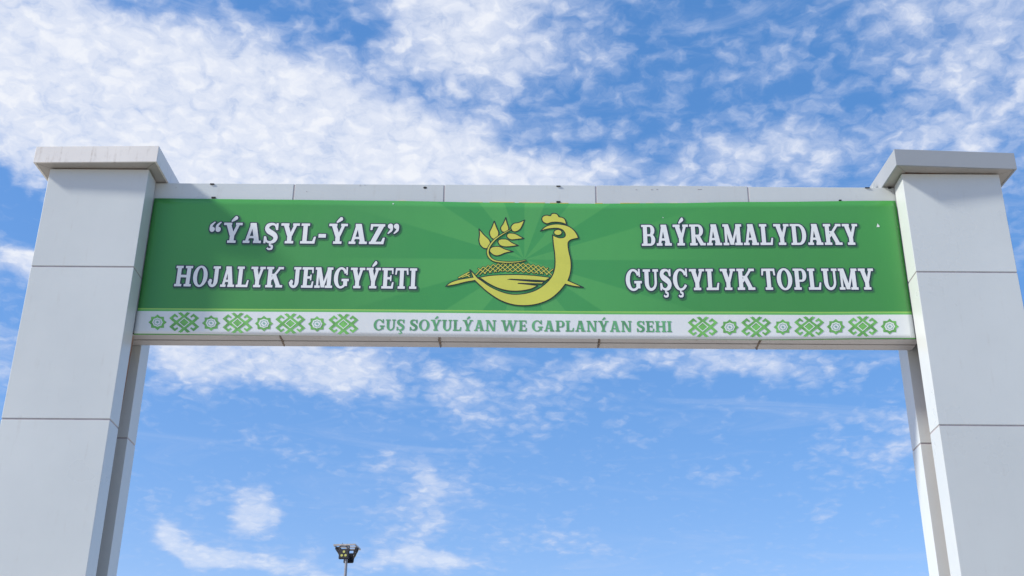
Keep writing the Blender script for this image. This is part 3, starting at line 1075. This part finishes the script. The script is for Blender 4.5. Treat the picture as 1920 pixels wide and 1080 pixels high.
def motif_hook(u, v, du=1.0):
    grp = []
    W_ = 31

    def tr(p):
        w = at(u + p[0] * UO * du, v + p[1] * UO, SY)
        return (w.x, w.z)

    for sx in (-1, 1):
        for sy in (-1, 1):
            pts = [(-sx * 38, -sy * 82), (-sx * 2, -sy * 52), (sx * 68, sy * 0), (sx * 112, sy * 37), (sx * 80, sy * 64), (sx * 55, sy * 46)]
            grp.append([tr(p) for p in stroke(pts, [21, 22, 24, 21, 18, 13])])
            grp.append([tr(p) for p in ((-sx * 16, -sy * 83), (-sx * 54, -sy * 83), (-sx * 18, -sy * 50), (sx * 0, -sy * 50))])
    grp.append([tr(p) for p in ((0, -52), (60, 0), (0, 52), (-60, 0))])
    o = flat([grp], 'hooked_motif', M['orn'], 1, banner)
    ring_ = [[tr(p) for p in q_] for q_ in (
        ((0, -42), (50, 0), (40, 0), (0, -34)), ((50, 0), (0, 42), (0, 34), (40, 0)), ((0, 42), (-50, 0), (-40, 0), (0, 34)), ((-50, 0), (0, -42), (0, -34), (-40, 0)))]
    flat([ring_], 'white_diamond', M['white'], 2, o)
    return o


def motif_star(u, v):
    def tr(r_, a_):
        w = at(u + 78 * UO * r_ * math.sin(a_), v + 67 * UO * r_ * math.cos(a_), SY)
        return (w.x, w.z)

    def star(n_, ro, ri, ph=0.0):
        return [tr(ro if i % 2 == 0 else ri, ph + math.pi * i / n_) for i in range(2 * n_)]

    o = flat([[star(8, 1.0, 0.765)]], 'star_motif', M['orn'], 1, banner)
    flat([[star(8, 0.60, 0.53)]], 'star_field', M['white'], 2, o)
    a_, c_ = star(8, 0.47, 0.37), star(8, 0.39, 0.30)
    flat([[[a_[i], a_[(i + 1) % 16], c_[(i + 1) % 16], c_[i]] for i in range(16)]], 'star_ring', M['teal'], 3, o)
    flat([[star(4, 0.17, 0.13)]], 'star_centre', M['teal'], 3, o)
    return o


LX = [(295.5, 604.5), (345.5, 604.8), (396, 606), (445.5, 605.8), (495, 606.8), (544.5, 607), (594.5, 607.8), (644, 608.2)]
for i, (u, v) in enumerate(LX):
    (motif_star if i % 2 == 0 else motif_hook)(u, v)
RX = [(1317.5, 613.0), (1368, 613.6), (1417.5, 613.0), (1467.5, 613.4), (1517, 612.6), (1567, 612.8), (1617.5, 612.0), (1668, 612.3)]
for i, (u, v) in enumerate(RX):
    (motif_hook if i % 2 == 0 else motif_star)(u, v)
# scuffs where the print has flaked
for (u, v, k) in ((1646, 423, 0.8), (737, 382, 0.35), (1243, 408, 0.25)):
    pts = [(-3, 4), (-1, -5), (1, -2), (4, 1), (3, 4), (0, 3)]
    flat([[[(lambda w: (w.x, w.z))(at(u + a_ * k, v + c_ * k, SY)) for a_, c_ in pts]]], 'scuff', M['white'], 1, banner)
# tops of older raised letters still showing over the banner's upper hem
for (ua, ub) in ((747, 761), (880, 905), (918, 965), (973, 1022), (1031, 1044), (1050, 1066), (1116, 1130), (1163, 1200), (1211, 1226), (1256, 1271), (1279, 1290), (1319, 1326)):
    pa, pb = at(ua, 378, 0.275), at(ub, 378, 0.275)
    zt = lerp_tab(TOP, (pa.x + pb.x) / 2) + 0.007 + (0.003 if 900 < ua < 1210 else 0)
    box('old_letter_top', M['old_yellow'], beam, pa.x, pb.x, 0.270, 0.284, zt - 0.06, zt, 0.002)

# ------------------------------------------------------------------ floodlight mast beyond the gate
MY = 28.0
mp_ = at(649.5, 1048, MY)
mast = empty('floodlight_mast', (mp_.x, MY, 0), R(-7))
tag(mast, 'thin grey mast topped with black floodlights on a square frame behind the gate', 'lamp post')
PXM = (mp_ - CAM).dot(FWD) / F_PX                    # metres per photo pixel at the mast
zt = at(649.5, 1026, MY).z
bm = bmesh.new()
tube_bm(bm, (0, 0, 0), (0, 0, zt - 0.02), 0.085, 2.5 * PXM, 16)
bm_obj('pole', bm, M['galv'], mast)
box('base_plate', M['galv'], mast, -0.2, 0.2, -0.2, 0.2, 0, 0.02, 0.004)
hf = 19.5 * PXM
fr = empty('top_frame', (0, 0, zt))
fr.parent = mast
th = 1.5 * PXM
for (x0, x1, y0, y1) in ((-hf, hf, -hf - th, -hf), (-hf, hf, hf, hf + th), (-hf - th, -hf, -hf - th, hf + th), (hf, hf + th, -hf - th, hf + th)):
    box('frame_bar', M['frame_steel'], fr, x0, x1, y0, y1, -th, th)
for a_ in (0, 1):
    box('cross_bar', M['frame_steel'], fr, *((-hf, hf, -th / 2, th / 2) if a_ else (-th / 2, th / 2, -hf, hf)), -th * 0.8, th * 0.6)
tube = bmesh.new()
tube_bm(tube, (-4 * PXM, -hf, th), (-4 * PXM, -hf, th + 2.5 * PXM), 0.5 * PXM, 0.4 * PXM, 8)
bm_obj('cable_stub', tube, M['lamp_black'], fr)
lw, lh, ld = 19.5 * PXM, 19.5 * PXM, 4.2 * PXM


def floodlight(angle, dist, tilt, shift=0.0, drop=7.2):
    L = empty('floodlight', (0, 0, zt), angle)
    L.parent = mast
    bm = bmesh.new()
    add_box(bm, -lw / 2, lw / 2, -ld / 2, ld / 2, -lh / 2, lh / 2)
    bmesh.ops.bevel(bm, geom=bm.edges[:], offset=1.2 * PXM, segments=3, affect='EDGES')
    for i in range(7):                               # cooling fins on the back
        x = -lw * 0.38 + lw * 0.76 * i / 6
        add_box(bm, x - 0.006, x + 0.006, ld / 2 - 0.01, ld / 2 + 1.6 * PXM, -lh * 0.4, lh * 0.4)
    rot = Matrix.Translation((shift, -dist, -lh * 0.5 * math.cos(tilt) - drop * PXM)) @ Matrix.Rotation(tilt, 4, 'X')
    bm.transform(rot)
    hsg = bm_obj('housing', bm, M['lamp_black'], L)
    for (x, z) in ((0.0, 0.19), (-0.185, -0.17), (0.185, -0.17)):
        b2 = bmesh.new()
        tube_bm(b2, (x * lw, -ld / 2 - 0.010, z * lh), (x * lw, -ld / 2 + 0.02, z * lh), 2.35 * PXM, 2.6 * PXM, 20)
        b2.transform(rot)
        bm_obj('lens', b2, M['lens'], L)
    b3 = bmesh.new()                                 # bracket from the frame bar down to the housing
    for s in (-1, 1):
        add_box(b3, shift + s * lw * 0.46 - 0.012, shift + s * lw * 0.46 + 0.012, -dist - 0.02, -dist + 0.03, -9.5 * PXM, -1.0 * PXM)
    add_box(b3, shift - lw * 0.47, shift + lw * 0.47, -dist - 0.025, -dist + 0.032, -2.6 * PXM, -1.0 * PXM)
    bm_obj('bracket', b3, M['lamp_back'], L)
    return L


floodlight(0.0, hf * 0.96, R(-6), 0.0)
floodlight(R(108), hf * 0.84, R(24), 0.0, 2.0)
floodlight(R(180), hf * 0.94, R(12), 0.0)
floodlight(R(-90), hf * 0.74, R(36), 0.0, 2.0)
